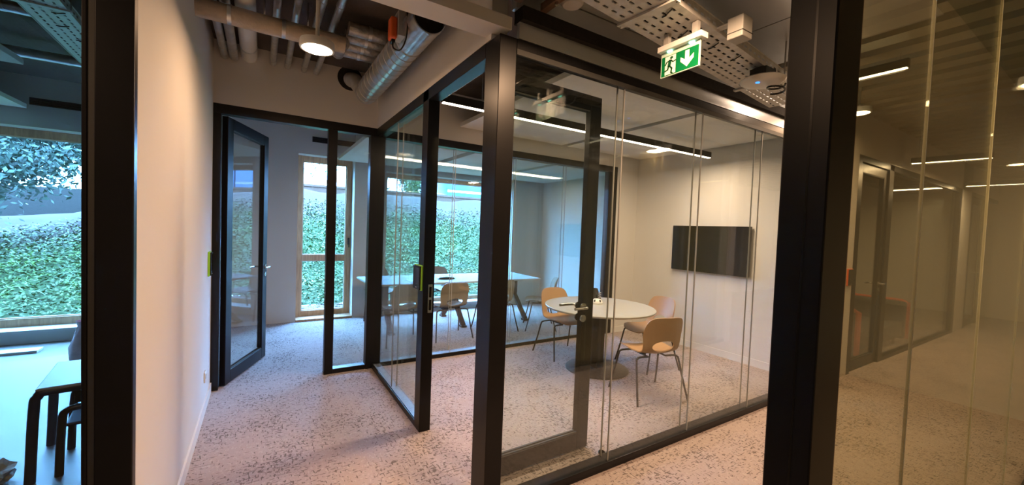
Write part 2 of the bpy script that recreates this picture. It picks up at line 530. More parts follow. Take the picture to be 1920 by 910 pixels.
# rear partition
rp_ = struct('wall_rear_glass', 'black framed glass wall of the conference room')
bx('door_jamb', BK, rp_, XL, -0.325, YR, YR + 0.1, 0, 2.55, bevel=0.003)
bx('door_post', BK, rp_, 0.57, 0.655, YR, YR + 0.1, 0, 2.55, bevel=0.003)
bx('corner_post', BK, rp_, 0.985, 1.14, YR - 0.01, YR + 0.1, 0, 2.55, bevel=0.003)
bx('top_rail', BK, rp_, XL, 4.75, YR - 0.004, YR + 0.1, 2.55, 2.635, bevel=0.003)
bx('bottom_rail', BK, rp_, 0.655, 0.985, YR, YR + 0.1, 0, 0.045, bevel=0.003)
bx('bottom_rail', BK, rp_, 1.14, 4.575, YR, YR + 0.1, 0, 0.045, bevel=0.003)
bx('sill_strip', 'sill_metal', rp_, 0.66, 0.98, YR + 0.008, YR + 0.092, 0.045, 0.049)
bx('sill_strip', 'sill_metal', rp_, 1.14, 4.57, YR + 0.008, YR + 0.092, 0.045, 0.049)
bx('end_post', BK, rp_, 4.575, 4.75, YR, YR + 0.1, 0, 2.55, bevel=0.003)
for y in (YR + 0.015, YR + 0.08):
    pane(rp_, 0.655, 0.985, y, y + 0.006, 0.045, 2.55)
    jr = [1.14, 1.99, 2.86, 3.72, 4.575]
    for i in range(4):
        pane(rp_, jr[i] + 0.003, jr[i + 1] - 0.003, y, y + 0.006, 0.045, 2.55)
        if i: bx('joint', 'joint', rp_, jr[i] - 0.003, jr[i] + 0.003, y - 0.001, y + 0.007, 0.045, 2.55)

# glass front of the office on the left
lp = struct('wall_left_glass', 'black framed glass front of the side office')
bx('end_post', BK, lp, -0.472, -0.374, YF - 0.01, YF + 0.035, 0, 3.12, bevel=0.004)
bx('seal_strip', 'seal', lp, -0.492, -0.472, YF + 0.005, YF + 0.035, 0, 3.12)
bx('door_stile', BK, lp, -0.505, -0.492, YF + 0.0, YF + 0.035, 0, 3.12, bevel=0.003)
bx('bottom_rail', BK, lp, -6, -0.505, YF, YF + 0.09, 0, 0.06)
for i, (a, b_) in enumerate(((-2.4, -0.505), (-4.2, -2.408), (-6, -4.208))):
    pane(lp, a, b_, YF + 0.03, YF + 0.038, 0.06, 3.12, 'glass_tint')
    if i < 2: bx('joint', 'joint', lp, a - 0.008, a, YF + 0.028, YF + 0.04, 0.06, 3.12)

# near glass screen on the right
YP = 0.31
np_ = struct('wall_near_glass', 'black framed tinted glass screen across the corridor from the meeting room')
bx('end_post', BK, np_, 0.85, 0.958, YP, YP + 0.078, 0, 3.12, bevel=0.003)
bx('groove', 'plastic_black', np_, 0.8495, 0.86, YP + 0.03, YP + 0.034, 0, 3.12)
MB().prism([(0.958, YP + 0.004), (0.97, YP + 0.004), (1.004, YP + 0.03), (1.004, YP + 0.06), (0.958, YP + 0.06)], lambda a, b, d: (a, b, d), 0, 3.12).build('glazing_bead', 'bronze', np_)  # bronze tone and bevel stand in for warm light reflected off the bead
pn = [1.004, 1.58, 2.42, 3.3, 4.4, 6.0]
for i in range(5):
    pane(np_, pn[i] + 0.002, pn[i + 1] - 0.002, YP + 0.04, YP + 0.046, 0.05, 3.12, 'glass_right')
    if i: bx('joint', 'joint_lit', np_, pn[i] - 0.0013, pn[i] + 0.0013, YP + 0.039, YP + 0.047, 0.05, 3.12)
bx('bottom_rail', BK, np_, 0.958, 6.0, YP + 0.01, YP + 0.07, 0, 0.05)
sbox('wall_near_right', 'wall_paint', None, 6.0, 6.15, -2.6, YP + 0.08, 0, 3.12)
sbox('trim_4', 'green_steel', 'dark green steel beam under the corridor decking', 1.6, 14, 0.40, 0.62, 2.86, 3.12)

# front of the next room behind the near glass
nf = struct('wall_next_glass', 'glazed front of the neighbouring room seen through the tinted glass screen')
for a, b_ in ((5.95, 6.05), (7.0, 7.16), (10.62, 10.8), (11.5, 11.62), (12.6, 12.76)):
    bx('post', BK, nf, a, b_, YF, YF + 0.1, 0, 2.635, bevel=0.003)
bx('top_rail', BK, nf, 6.05, 10.62, YF, YF + 0.09, 2.56, 2.635)
bx('bottom_rail', BK, nf, 7.16, 10.62, YF, YF + 0.09, 0, 0.05)
bx('top_rail', BK, nf, 11.62, 14, YF, YF + 0.09, 2.56, 2.635)
for a, b_ in ((7.16, 8.3), (8.306, 9.5), (9.506, 10.62), (11.62, 12.6), (12.76, 14)):
    pane(nf, a, b_, YF + 0.03, YF + 0.038, 0.05, 2.56)

# ------------------------------------------------------------------ doors
def lever(parent, x, y, z, side, d=-1, m='steel', L=0.125):
    """lever handle on a leaf in the XZ plane, side = -1/+1 along Y"""
    b = MB()
    b.lathe([(0.026, 0), (0.026, 0.008), (0.012, 0.009)], 20, m=Matrix.Rotation(PI / 2 * (1 if side < 0 else -1), 4, 'X'), c=(x, y, z))
    b.lathe([(0.026, 0), (0.026, 0.008), (0.008, 0.009)], 20, m=Matrix.Rotation(PI / 2 * (1 if side < 0 else -1), 4, 'X'), c=(x, y, z - 0.085))
    b.tube([(x, y + side * 0.004, z), (x, y + side * 0.045, z), (x + d * 0.012, y + side * 0.055, z), (x + d * 0.035, y + side * 0.056, z), (x + d * L, y + side * 0.056, z)], 0.0095, 10)
    return b.build('handle', m, parent, smooth=40)

def glass_door(name, label, W, H, loc, rz, m='glass_clear', hx=None, stile=0.105, brail=0.12, trail=0.105, z0=0.012):
    """leaf along local +X from the hinge, thickness in local Y"""
    r = struct(name, label, loc); r.rotation_euler = (0, 0, rz)
    t = 0.026
    bx('stile', BK, r, 0, stile, -t, t, z0, H, bevel=0.003)
    bx('stile', BK, r, W - stile, W, -t, t, z0, H, bevel=0.003)
    bx('bottom_rail', BK, r, stile, W - stile, -t, t, z0, z0 + brail, bevel=0.003)
    bx('top_rail', BK, r, stile, W - stile, -t, t, H - trail, H, bevel=0.003)
    bx('glass_pane', m, r, stile, W - stile, -0.004, 0.004, z0 + brail, H - trail)
    b = MB()
    for s in (-1, 1):
        y0, y1 = (s * 0.02, s * 0.006) if s < 0 else (0.006, 0.02)
        b.box(stile, W - stile, y0, y1, z0 + brail, z0 + brail + 0.008)
        b.box(stile, W - stile, y0, y1, H - trail - 0.008, H - trail)
    b.build('glazing_bead', 'seal', r)
    hx = hx or W - 0.05
    lever(r, hx, -t, 1.06, -1); lever(r, hx, t, 1.06, 1)
    return r
glass_door('door_1', 'open black framed glass door of the meeting room', 0.90, 2.565, (1.17, 2.165, 0), math.radians(0.8), hx=0.80)
glass_door('door_2', 'open black framed glass door of the conference room', 0.905, 2.545, (-0.30, 4.60, 0), math.radians(68.5))
glass_door('door_3', 'closed glazed door seen through the tinted glass screen', 0.94, 2.55, (6.055, YF + 0.05, 0), 0)
glass_door('door_4', 'far glazed door at the end of the corridor', 0.97, 2.55, (11.625, YF + 0.05, 0), 0)

# ------------------------------------------------------------------ chairs
def catmull(P, n):
    out = []
    for i in range(len(P) - 1):
        p0, p1, p2, p3 = P[max(i - 1, 0)], P[i], P[i + 1], P[min(i + 2, len(P) - 1)]
        for k in range(n):
            t = k / n
            out.append(tuple(0.5 * (2 * p1[j] + (p2[j] - p0[j]) * t + (2 * p0[j] - 5 * p1[j] + 4 * p2[j] - p3[j]) * t * t + (3 * p1[j] - p0[j] - 3 * p2[j] + p3[j]) * t ** 3) for j in range(len(p1))))
    out.append(P[-1])
    return out

def chair_shell_mesh(material):
    prof = catmull([(0.225, 0.425), (0.20, 0.445), (0.10, 0.447), (-0.05, 0.440), (-0.155, 0.452), (-0.212, 0.50), (-0.247, 0.60), (-0.275, 0.72), (-0.295, 0.825)], 8)
    s = [0.0]
    for a, b_ in zip(prof, prof[1:]): s.append(s[-1] + math.dist(a, b_))
    L = s[-1]
    def P(v):
        v = max(0, min(L, v))
        for i in range(len(s) - 1):
            if v <= s[i + 1]:
                t = (v - s[i]) / (s[i + 1] - s[i])
                y = prof[i][0] + t * (prof[i + 1][0] - prof[i][0]); z = prof[i][1] + t * (prof[i + 1][1] - prof[i][1])
                dy, dz = prof[i + 1][0] - prof[i][0], prof[i + 1][1] - prof[i][1]
                q = math.hypot(dy, dz)
                return y, z, dz / q, -dy / q       # normal to the sitter's side
    wpts = catmull([(0.0, 0.10), (0.03, 0.185), (0.10, 0.222), (0.25, 0.225), (0.40, 0.205), (0.50, 0.208), (0.62, 0.218), (0.72, 0.205), (0.78, 0.165), (L, 0.08)], 6)
    poly = [(w, v) for v, w in wpts] + [(-w, v) for v, w in reversed(wpts)]
    vc = 0.505; hu, hv = 0.122, 0.062
    N, K = 60, 9
    vs = []
    for k in range(N):
        a = 2 * PI * k / N
        hx_, hy_ = hu * math.cos(a), hv * math.sin(a)
        q = math.hypot(hx_, hy_); dx, dy = hx_ / q, hy_ / q
        # steer the outer ray by the true angle so corners are reached evenly
        dx, dy = math.cos(a), math.sin(a)
        best = 9
        for i in range(len(poly)):
            (x1, y1), (x2, y2) = poly[i], poly[(i + 1) % len(poly)]
            y1 -= vc; y2 -= vc
            den = dx * (y2 - y1) - dy * (x2 - x1)
            if abs(den) < 1e-9: continue
            t = (x1 * (y2 - y1) - y1 * (x2 - x1)) / den
            u = (x1 * dy - y1 * dx) / den
            if t > 0 and -1e-6 <= u <= 1 + 1e-6: best = min(best, t)
        ox, oy = dx * best, dy * best
        for j in range(K):
            t = j / (K - 1)
            u = hx_ + (ox - hx_) * t; v = vc + hy_ + (oy - hy_) * t
            y, z, ny, nz = P(v)
            cur = (0.55 if v < 0.4 else 0.55 + min(1, (v - 0.4) / 0.2) * 0.75) * u * u
            vs.append((u, y + ny * cur, z + nz * cur))
    fs = [(k * K + j, k * K + j + 1, ((k + 1) % N) * K + j + 1, ((k + 1) % N) * K + j) for k in range(N) for j in range(K - 1)]
    # thickness by offset copy
    me0 = bpy.data.meshes.new('tmp'); me0.from_pydata(vs, [], fs)
    bm = bmesh.new(); bm.from_mesh(me0)
    bmesh.ops.recalc_face_normals(bm, faces=bm.faces)
    bmesh.ops.solidify(bm, geom=bm.faces[:], thickness=0.011)
    bmesh.ops.recalc_face_normals(bm, faces=bm.faces)
    me = bpy.data.meshes.new('seat_shell'); bm.to_mesh(me); bm.free()
    bpy.data.meshes.remove(me0)
    me.shade_smooth(); me.set_sharp_from_angle(angle=math.radians(50))
    me.materials.append(MATS[material])
    return me

def make_chair(label, loc, rz, group, material='chair_shell'):
    t = thing('shell_chair', label, 'chair', loc, rz, group)
    inst('seat_shell', SHELL[material], t)
    for lm in LEGS: inst('leg', lm, t)
    inst('seat_frame', FRAME, t)
    return t
SHELL = {m: chair_shell_mesh(m) for m in ('chair_shell', 'chair_grey')}
LEGS = []
for sx, sy in ((1, 1), (-1, 1), (1, -1), (-1, -1)):
    fy = 0.235 if sy > 0 else -0.255
    ty = 0.13 if sy > 0 else -0.13
    path = catmull([(sx * 0.10, ty, 0.418), (sx * 0.19, ty * 1.02, 0.418), (sx * 0.228, ty * 1.08, 0.408), (sx * 0.242, ty * 1.16, 0.375), (sx * 0.262, ty + (fy - ty) * 0.55, 0.19), (sx * 0.285, fy, 0.0)], 5)
    LEGS.append(MB().tube(path, 0.0095, 10).mesh('leg', 'tube_black', 40))
FRAME = MB().tube([(-0.10, -0.13, 0.418), (-0.10, 0.13, 0.418)], 0.009, 8).tube([(0.10, -0.13, 0.418), (0.10, 0.13, 0.418)], 0.009, 8).box(-0.11, 0.11, -0.02, 0.02, 0.412, 0.436).mesh('seat_frame', 'tube_black', 40)

def face(dx, dy):            # rotation so that local +Y looks along (dx, dy)
    return math.atan2(-dx, dy)
G1 = 'shell chairs around the round table'
make_chair('tan shell chair with black legs, its back turned to the glass front', (3.30, 2.62, 0), face(0.24, 0.97), G1)
make_chair('tan shell chair between the round table and the conference room glass', (3.34, 4.01, 0), face(-0.05, -1), G1)
make_chair('tan shell chair between the round table and the television wall', (4.0, 3.21, 0), face(-1, 0.15), G1)
G2 = 'shell chairs around the white conference table'
for x, y, dx, dy, lb in (
        (1.64, 5.42, -0.08, 1, 'brown shell chair on the corridor side of the white table, nearest the corner post'),
        (2.32, 5.38, -0.02, 1, 'brown shell chair with its back to the glass, in front of the black speakerphone'),
        (3.12, 5.42, -0.1, 1, 'brown shell chair on the corridor side of the white table, third from the corner post'),
        (3.88, 5.28, -0.85, 0.5, 'brown shell chair pulled out askew at the end of the white table'),
        (1.72, 7.0, 0, -1, 'brown shell chair on the window side of the white table, nearest the narrow window'),
        (2.86, 6.98, 0.05, -1, 'brown shell chair on the window side of the white table, opposite the speakerphone')):
    make_chair(lb, (x, y, 0), face(dx, dy), G2, 'chair_grey')

# ------------------------------------------------------------------ tables
rt = thing('round_table', 'round grey table on a flat black disc base', 'table', (3.36, 3.39, 0))
MB().lathe([(0, 0.715), (0.60, 0.715), (0.628, 0.722), (0.632, 0.73), (0.632, 0.738), (0.628, 0.742), (0, 0.742)], 64).build('tabletop', 'table_grey', rt, smooth=35)
MB().box(-0.055, 0.055, -0.055, 0.055, 0.018, 0.70).build('column', 'tube_black', rt, bevel=0.004)
MB().box(-0.2, 0.2, -0.2, 0.2, 0.70, 0.715).build('top_plate', 'tube_black', rt)
MB().lathe([(0, 0), (0.365, 0), (0.365, 0.008), (0.355, 0.014), (0, 0.02)], 56).build('base', 'tube_black', rt, smooth=35)

ct = thing('conference_table', 'long white conference table on dark splayed legs', 'table', (2.76, 6.22, 0))
MB().box(-1.46, 1.46, -0.5, 0.5, 0.715, 0.745).build('tabletop', 'table_white', ct, bevel=0.008)
for cx in (-1.15, 0.0, 1.2):
    b = MB().box(cx - 0.05, cx + 0.05, -0.06, 0.06, 0.42, 0.715)
    for s in (-1, 1):
        d = Vector((0.0, s * 0.40, -0.40)); 
        m = Matrix.Translation((cx, s * 0.22, 0.235)) @ Vector((0, 1, 0)).rotation_difference(d.normalized()).to_matrix().to_4x4()
        b.obox(m, 0.075, 0.60, 0.05)
        b.box(cx - 0.045, cx + 0.045, s * 0.42 - 0.06, s * 0.42 + 0.06, 0, 0.03)
    b.build('leg', 'black_soft', ct, bevel=0.004)
sp_ = thing('speakerphone', 'black oval conference speakerphone on the white table', 'speakerphone', (2.57, 6.08, 0.745))
MB().lathe([(0, 0), (0.10, 0), (0.115, 0.012), (0.10, 0.03), (0.06, 0.045), (0, 0.048)], 32, m=Matrix.Diagonal((1.35, 0.9, 1, 1))).build('body', 'plastic_black', sp_, smooth=40)
MB().lathe([(0, 0.0475), (0.035, 0.0475), (0.03, 0.053), (0, 0.054)], 24).build('keypad', 'plastic_grey', sp_, smooth=40)
tag(MB().box(-0.15, 0.15, -0.105, 0.105, 0, 0.004).build('paper_sheet', 'plank_white'), 'white paper sheet lying on the conference table beside the speakerphone', 'paper').location = (2.05, 5.98, 0.7455)

# phone and white speaker on the round table
ph = thing('desk_phone', 'black upright desk phone with a lit keypad on the round table', 'phone', (3.56, 3.66, 0.742), math.radians(25))
MB().prism([(-0.06, 0), (0.05, 0), (0.05, 0.02), (0.0, 0.15), (-0.03, 0.15)], lambda a, b, d: (d, a * -1, b), -0.055, 0.055).build('body', 'plastic_black', ph, bevel=0.004)
MB().box(-0.115, -0.06, -0.03, 0.03, 0.0, 0.035).box(-0.105, -0.07, -0.03, 0.03, 0.03, 0.17).build('handset', 'plastic_black', ph, bevel=0.008)
kd = MB()
for i in range(3):
    for j in range(3):
        kd.box(-0.03 + i * 0.024, -0.016 + i * 0.024, -0.056, -0.044, 0.045 + j * 0.026, 0.056 + j * 0.026)
kd.build('keypad', 'plastic_grey', ph)
ws = thing('table_speaker', 'small white domed speaker with black oval openings on the round table', 'speaker', (3.43, 3.50, 0.742), math.radians(-40))
MB().lathe([(0, 0), (0.052, 0), (0.058, 0.01), (0.052, 0.035), (0.034, 0.055), (0, 0.062)], 32, m=Matrix.Diagonal((1.15, 0.95, 1, 1))).build('body', 'plastic_white', ws, smooth=40)
for sx in (-1, 1):
    MB().lathe([(0, 0), (0.013, 0), (0.009, 0.004), (0, 0.005)], 20, m=Matrix.Rotation(math.radians(62), 4, 'X') @ Matrix.Diagonal((0.9, 1.3, 1, 1)), c=(sx * 0.030, -0.038, 0.038)).build('opening', 'plastic_black', ws, smooth=40)

# ------------------------------------------------------------------ television
tv = thing('television', 'flat black television mounted on the white wall', 'television', (XT - 0.002, 3.21, 1.10))
MB().box(-0.06, -0.022, -0.555, 0.555, 0, 0.64).build('casing', 'plastic_black', tv, bevel=0.004)
MB().box(-0.0615, -0.06, -0.547, 0.547, 0.012, 0.632).build('screen', 'screen', tv)
MB().box(-0.022, 0.0, -0.2, 0.2, 0.15, 0.5).build('wall_bracket', 'black_soft', tv)

# ------------------------------------------------------------------ readers, outlet, door stop
def reader(loc, rz, label, rim, w=0.085, h=0.19):
    """device on a wall, front towards local -Y"""
    r = thing('access_reader', label, 'card reader', loc, rz, 'wall card readers')
    MB().box(-w / 2, w / 2, -0.016, 0, 0, h).build('rim', rim, r, bevel=0.005)
    c = MB().box(-w / 2 + 0.006, w / 2 - 0.006, -0.026, -0.016, 0.006, h - 0.006).build('cover', 'plastic_black', r, bevel=0.002)
    MB().box(-w / 2 + 0.014, w / 2 - 0.014, -0.027, -0.026, 0.045, h - 0.02).build('display', 'screen', c)
    MB().box(-0.008, 0.008, -0.027, -0.026, 0.018, 0.024).build('indicator', 'sign_white', c)
    return r
reader((XS - 0.0, 3.02, 1.10), -PI / 2, 'black card reader with lime green rim on the meeting room door post', 'lime', 0.17, 0.195)
reader((XL, 4.28, 1.10), PI / 2, 'black card reader with lime green rim on the corridor wall', 'lime', 0.12, 0.21)
reader((5.86, YF, 1.08), 0, 'black card reader with orange rim on the wall behind the tinted glass screen', 'orange', 0.14, 0.2)
ol = thing('wall_outlet', 'white wall outlet low on the corridor wall', 'outlet', (XL, 4.07, 0.25))
MB().box(0, 0.011, -0.042, 0.042, 0, 0.085).build('plate', 'plastic_white', ol, bevel=0.004)
MB().lathe([(0, 0), (0.02, 0), (0.02, 0.002), (0, 0.002)], 20, m=Matrix.Rotation(PI / 2, 4, 'Y'), c=(0.0105, 0, 0.042)).build('socket', 'plastic_grey', ol)
ds = thing('door_stop', 'small dark round door stop on the carpet', 'door stop', (2.09, 2.02, 0))
MB().lathe([(0, 0), (0.02, 0), (0.02, 0.03), (0, 0.03)], 20).build('body', 'steel', ds, smooth=40)
MB().lathe([(0.0205, 0.012), (0.025, 0.016), (0.025, 0.026), (0.0205, 0.03)], 20).build('rubber_ring', 'plastic_black', ds, smooth=40)

# ------------------------------------------------------------------ ceiling rafts and lamps
def raft(label, x0, x1, y0, y1, z, t=0.05, rods=True):
    r = thing('ceiling_raft', label, 'ceiling panel', (x0, y0, z), 0, 'acoustic ceiling rafts')
    MB().box(0, x1 - x0, 0, y1 - y0, 0, t).build('panel', 'raft', r, bevel=0.004)
    if rods:
        for a in (0.15, 0.85):
            for b_ in (0.15, 0.85):
                MB().tube([((x1 - x0) * a, (y1 - y0) * b_, t), ((x1 - x0) * a, (y1 - y0) * b_, ZC - z)], 0.004, 6).build('hanger_rod', 'steel', r)
raft('pale acoustic ceiling raft over the round table, next to the open door', 2.0, 3.56, 2.02, 4.46, 2.80)
raft('pale acoustic ceiling raft over the round table, next to the television wall', 3.66, 5.19, 2.02, 4.46, 2.80)
raft('pale acoustic ceiling raft over the near end of the conference table, by the narrow window', 1.02, 2.3, 4.9, 6.95, 2.60)
raft('pale acoustic ceiling raft over the middle of the conference table', 2.42, 3.7, 4.9, 6.95, 2.60)
raft('pale acoustic ceiling raft over the far end of the conference table', 3.82, 5.1, 4.9, 6.95, 2.60)
raft('pale acoustic ceiling raft in the side office by the window', -4.2, -2.35, 5.4, 7.05, 2.80)
raft('pale acoustic ceiling raft in the side office, second from the window', -3.4, -1.75, 3.5, 5.2, 2.85)

def strip(label, p0, p1, power, z_top, group, w=0.045):
    """linear lamp between two points of equal height"""
    a, b_ = Vector(p0), Vector(p1)
    L = (b_ - a).length
    r = thing('linear_lamp', label, 'lamp', (a + b_) / 2, math.atan2(b_.y - a.y, b_.x - a.x), group)
    MB().box(-L / 2, L / 2, -w / 2, w / 2, 0.006, 0.075).build('housing', 'black_soft', r, bevel=0.002)
    MB().box(-L / 2 + 0.01, L / 2 - 0.01, -w / 2 + 0.004, w / 2 - 0.004, 0, 0.006).build('diffuser', 'led_warm', r)
    for s in (-0.4, 0.4):
        MB().tube([(s * L, 0, 0.075), (s * L, 0, z_top - a.z)], 0.002, 6).build('suspension_wire', 'steel', r)
    area_light('lamp_light', r, (0, 0, -0.01), L * 0.96, power, WARM, 'RECTANGLE', w)
    return r
strip('long black linear lamp glowing warm over the round table', (1.22, 3.1, 2.60), (4.86, 3.06, 2.60), 100 * LAMP, ZC, None)
G3 = 'linear lamps across the corridor'
strip('warm linear lamp across the corridor just beyond the wireless access point', (4.30, 1.08, 2.985), (4.30, 1.62, 2.985), 15 * LAMP, 3.15, G3)
strip('warm linear lamp across the corridor in front of the orange trimmed sofa room', (7.4, 1.05, 2.66), (7.3, 1.75, 2.66), 26 * LAMP, 3.15, G3)
strip('warm linear lamp across the corridor by the far white wall strip', (10.5, 1.05, 2.64), (10.45, 1.78, 2.64), 26 * LAMP, 3.15, G3)

def disc(label, loc, power, z_top, R=0.1):
    r = thing('disc_lamp', label, 'lamp', loc, 0, 'round pendant lamps')
    MB().lathe([(0, 0.004), (R - 0.012, 0.004), (R - 0.010, 0.0), (R, 0.0), (R + 0.004, 0.012), (R, 0.05), (R * 0.5, 0.062), (0, 0.062)], 40).build('housing', 'plastic_white', r, smooth=40)
    MB().lathe([(0, -0.002), (R - 0.016, -0.002), (R - 0.012, 0.002), (0, 0.0035)], 40).build('diffuser', 'led_disc', r)
    MB().tube([(0, 0, 0.06), (0, 0, z_top - loc[2])], 0.012, 8).build('stem', 'plastic_white', r)
    area_light('lamp_light', r, (0, 0, -0.008), R * 1.9, power, (1.0, 0.60, 0.34))
    return r
disc('round white lamp glowing under the insulated corridor pipe', (0.285, 2.89, 2.70), 15 * LAMP, ZC)
disc('round lamp over the corridor outside the television wall', (5.05, 1.62, 2.885), 20 * LAMP, 3.15)
disc('round lamp over the corridor reflected in the meeting room glass', (4.30, 0.43, 2.68), 20 * LAMP, 2.86)
disc('round lamp above the corridor in front of the open meeting room door', (1.5, 0.95, 2.72), 46 * LAMP, 3.15)
disc('round lamp above the corridor in front of the side office', (-1.3, 0.95, 2.72), 16 * LAMP, 3.15)
disc('round lamp above the far corridor', (8.6, 1.0, 2.72), 34 * LAMP, 3.15)

# ------------------------------------------------------------------ corridor services
def pipe(name, label, path, r, m, group=None, n=14, collars=(), brackets=()):
    t = thing(name, label, 'pipe', (0, 0, 0), 0, group)
    MB().tube(path, r, n).build('pipe_body', m, t, smooth=50)
    P0, P1 = Vector(path[0]), Vector(path[-1])
    for c in collars:
        p = P0.lerp(P1, c); d = (P1 - P0).normalized() * 0.012
        MB().tube([p - d, p + d], r + 0.003, n).build('collar', 'galv', t, smooth=50)
    for c in brackets:
        p = P0.lerp(P1, c)
        MB().tube([p, (p.x, p.y, ZC)], 0.006, 6).build('hanger_rod', 'steel', t)
    return t
pipe('insulated_pipe', 'thick wrapped pipe running across the corridor from the white wall', [(XL, 3.36, 2.97), (0.0, 3.36, 2.965), (0.52, 3.36, 2.965)], 0.062, 'lagging', None, 16, (0.2, 0.55), (0.42, 0.72))
MB_elbow = pipe('insulated_pipe', 'wrapped foil pipe fitting where the thick pipe splits beside the duct', [(0.50, 3.37, 2.985), (0.525, 3.46, 3.02), (0.53, 3.58, 3.05), (0.535, 3.80, 3.06)], 0.05, 'foil', None, 16)
for i, (y, z) in enumerate(((3.29, 3.07), (3.44, 3.07), (3.59, 3.07), (3.74, 3.07))):
    pipe('foil_pipe', ('foil wrapped pipe passing over the duct, %s' % ('nearest the white bulkhead', 'second from the white bulkhead', 'third from the white bulkhead', 'nearest the wall above the door')[i]), [(0.535, y, z), (0.8, y, z), (XS, y, z)], 0.05, 'foil', 'parallel foil wrapped pipes', 12, (0.3, 0.75))
for x, z, r, lb in ((-0.235, 3.07, 0.034, 'silver pipe along the corridor wall'),
                    (-0.305, 3.065, 0.028, 'thin pale pipe close to the corridor wall'),
                    (-0.12, 3.115, 0.065, 'wide white pipe box beside the silver pipe')):
    pipe('service_pipe', lb, [(x, 2.05, z), (x, 3.2, z), (x, YR, z)], r, 'plastic_white' if r > 0.05 else 'galv', 'pipes along the corridor', 14, (0.9,), (0.5,))
for i, x in enumerate((0.07, 0.19, 0.33, 0.44)):
    pipe('silver_pipe', 'slim silver pipe over the thick wrapped pipe, %s' % ('next to the wide white pipe', 'second from the wide white pipe', 'just beyond the round lamp stem', 'farthest from the wide white pipe')[i], [(x, 2.05, 3.09), (x, 3.0, 3.09), (x, YR, 3.09)], 0.026, 'galv', 'slim silver pipes', 12, (0.25, 0.4, 0.95), (0.3,))

# spiral duct with motor damper
du = thing('spiral_duct', 'shiny spiral ventilation duct hanging along the corridor', 'duct', (0, 0, 0))
dx_, dz_, dr = 0.86, 2.89, 0.105
b = MB(); N = 36
y0d, y1d = 2.42, 4.20
path = [(dx_, y0d, dz_), (dx_, y1d, dz_)]
vs = []; fs = []
for i, (y, r) in enumerate(((y1d, dr), (y0d, dr), (y0d, dr - 0.004), (y0d + 0.35, dr - 0.004))):
    for k in range(N):
        w = 2 * PI * k / N
        vs.append((dx_ + r * math.cos(w), y, dz_ + r * math.sin(w)))
for i in range(3):
    for k in range(N):
        k2 = (k + 1) % N
        fs.append((i * N + k, i * N + k2, (i + 1) * N + k2, (i + 1) * N + k))
b.add(vs, fs); b.build('tube', 'galv', du, smooth=40)
MB().lathe([(0, 0), (dr - 0.003, 0), (dr - 0.003, 0.01), (0, 0.01)], N, m=Matrix.Rotation(-PI / 2, 4, 'X'), c=(dx_, y0d + 0.03, dz_)).build('mouth_shade_disc', 'insulation', du, smooth=40)  # black disc, shade inside the open duct mouth put into its colour
# spiral seam, one continuous ridge
turns = 13; seam = []
for i in range(turns * 24 + 1):
    w = 2 * PI * i / 24
    seam.append((dx_ + (dr + 0.001) * math.cos(w), y0d + 0.32 + (y1d - y0d - 0.34) * i / (turns * 24), dz_ + (dr + 0.001) * math.sin(w)))
MB().tube(seam, 0.0035, 5).build('spiral_seam', 'galv_rough', du, smooth=60)
for y in (y0d + 0.01, y0d + 0.3, y0d + 0.42):
    MB().tube([(dx_, y - 0.008, dz_), (dx_, y + 0.008, dz_)], dr + 0.005, N, cap=False).build('collar', 'galv', du, smooth=40)
for y in (2.85, 4.1):
    MB().tube([(dx_, y, dz_ + dr), (dx_, y, ZC)], 0.006, 6).build('hanger_rod', 'steel', du)
MB().tube(catmull([(dx_, y1d - 0.02, dz_), (dx_ - 0.01, y1d + 0.08, dz_ + 0.03), (dx_ - 0.07, y1d + 0.2, dz_ + 0.16), (dx_ - 0.10, YR + 0.05, dz_ + 0.215)], 8), 0.075, 24).build('flexible_elbow', 'galv_rough', du, smooth=40)
tag(MB().lathe([(0.095, 0), (0.122, 0), (0.122, 0.014), (0.095, 0.014)], 32, m=Matrix.Rotation(PI / 2, 4, 'X'), c=(dx_ - 0.10, YR, dz_ + 0.215)).build('wall_hole_disc', 'insulation', None, smooth=40), 'black disc as the dark hole where the duct enters the wall above the door', 'hole')  # black colour stands in for the shaded depth of the wall hole
ac = thing('damper_actuator', 'orange damper motor with a looped black cable on the spiral duct', 'actuator', (dx_ - dr - 0.025, y0d + 0.27, dz_ - 0.045))
MB().box(-0.002, 0.045, -0.05, 0.07, -0.02, 0.14).build('bracket', 'galv_rough', ac, bevel=0.003)
MB().box(-0.045, -0.002, -0.035, 0.045, -0.04, 0.10).build('motor_housing', 'orange', ac, bevel=0.012)
MB().box(-0.035, -0.01, -0.02, 0.03, -0.06, -0.04).build('cable_gland', 'plastic_black', ac, bevel=0.004)
MB().tube(catmull([(-0.022, 0.0, -0.055), (-0.02, -0.02, -0.10), (0.01, -0.07, -0.12), (0.03, -0.12, -0.06), (0.03, -0.14, 0.05), (0.02, -0.12, 0.2), (0.02, -0.06, 0.36)], 6), 0.005, 8).build('cable', 'plastic_black', ac, smooth=40)

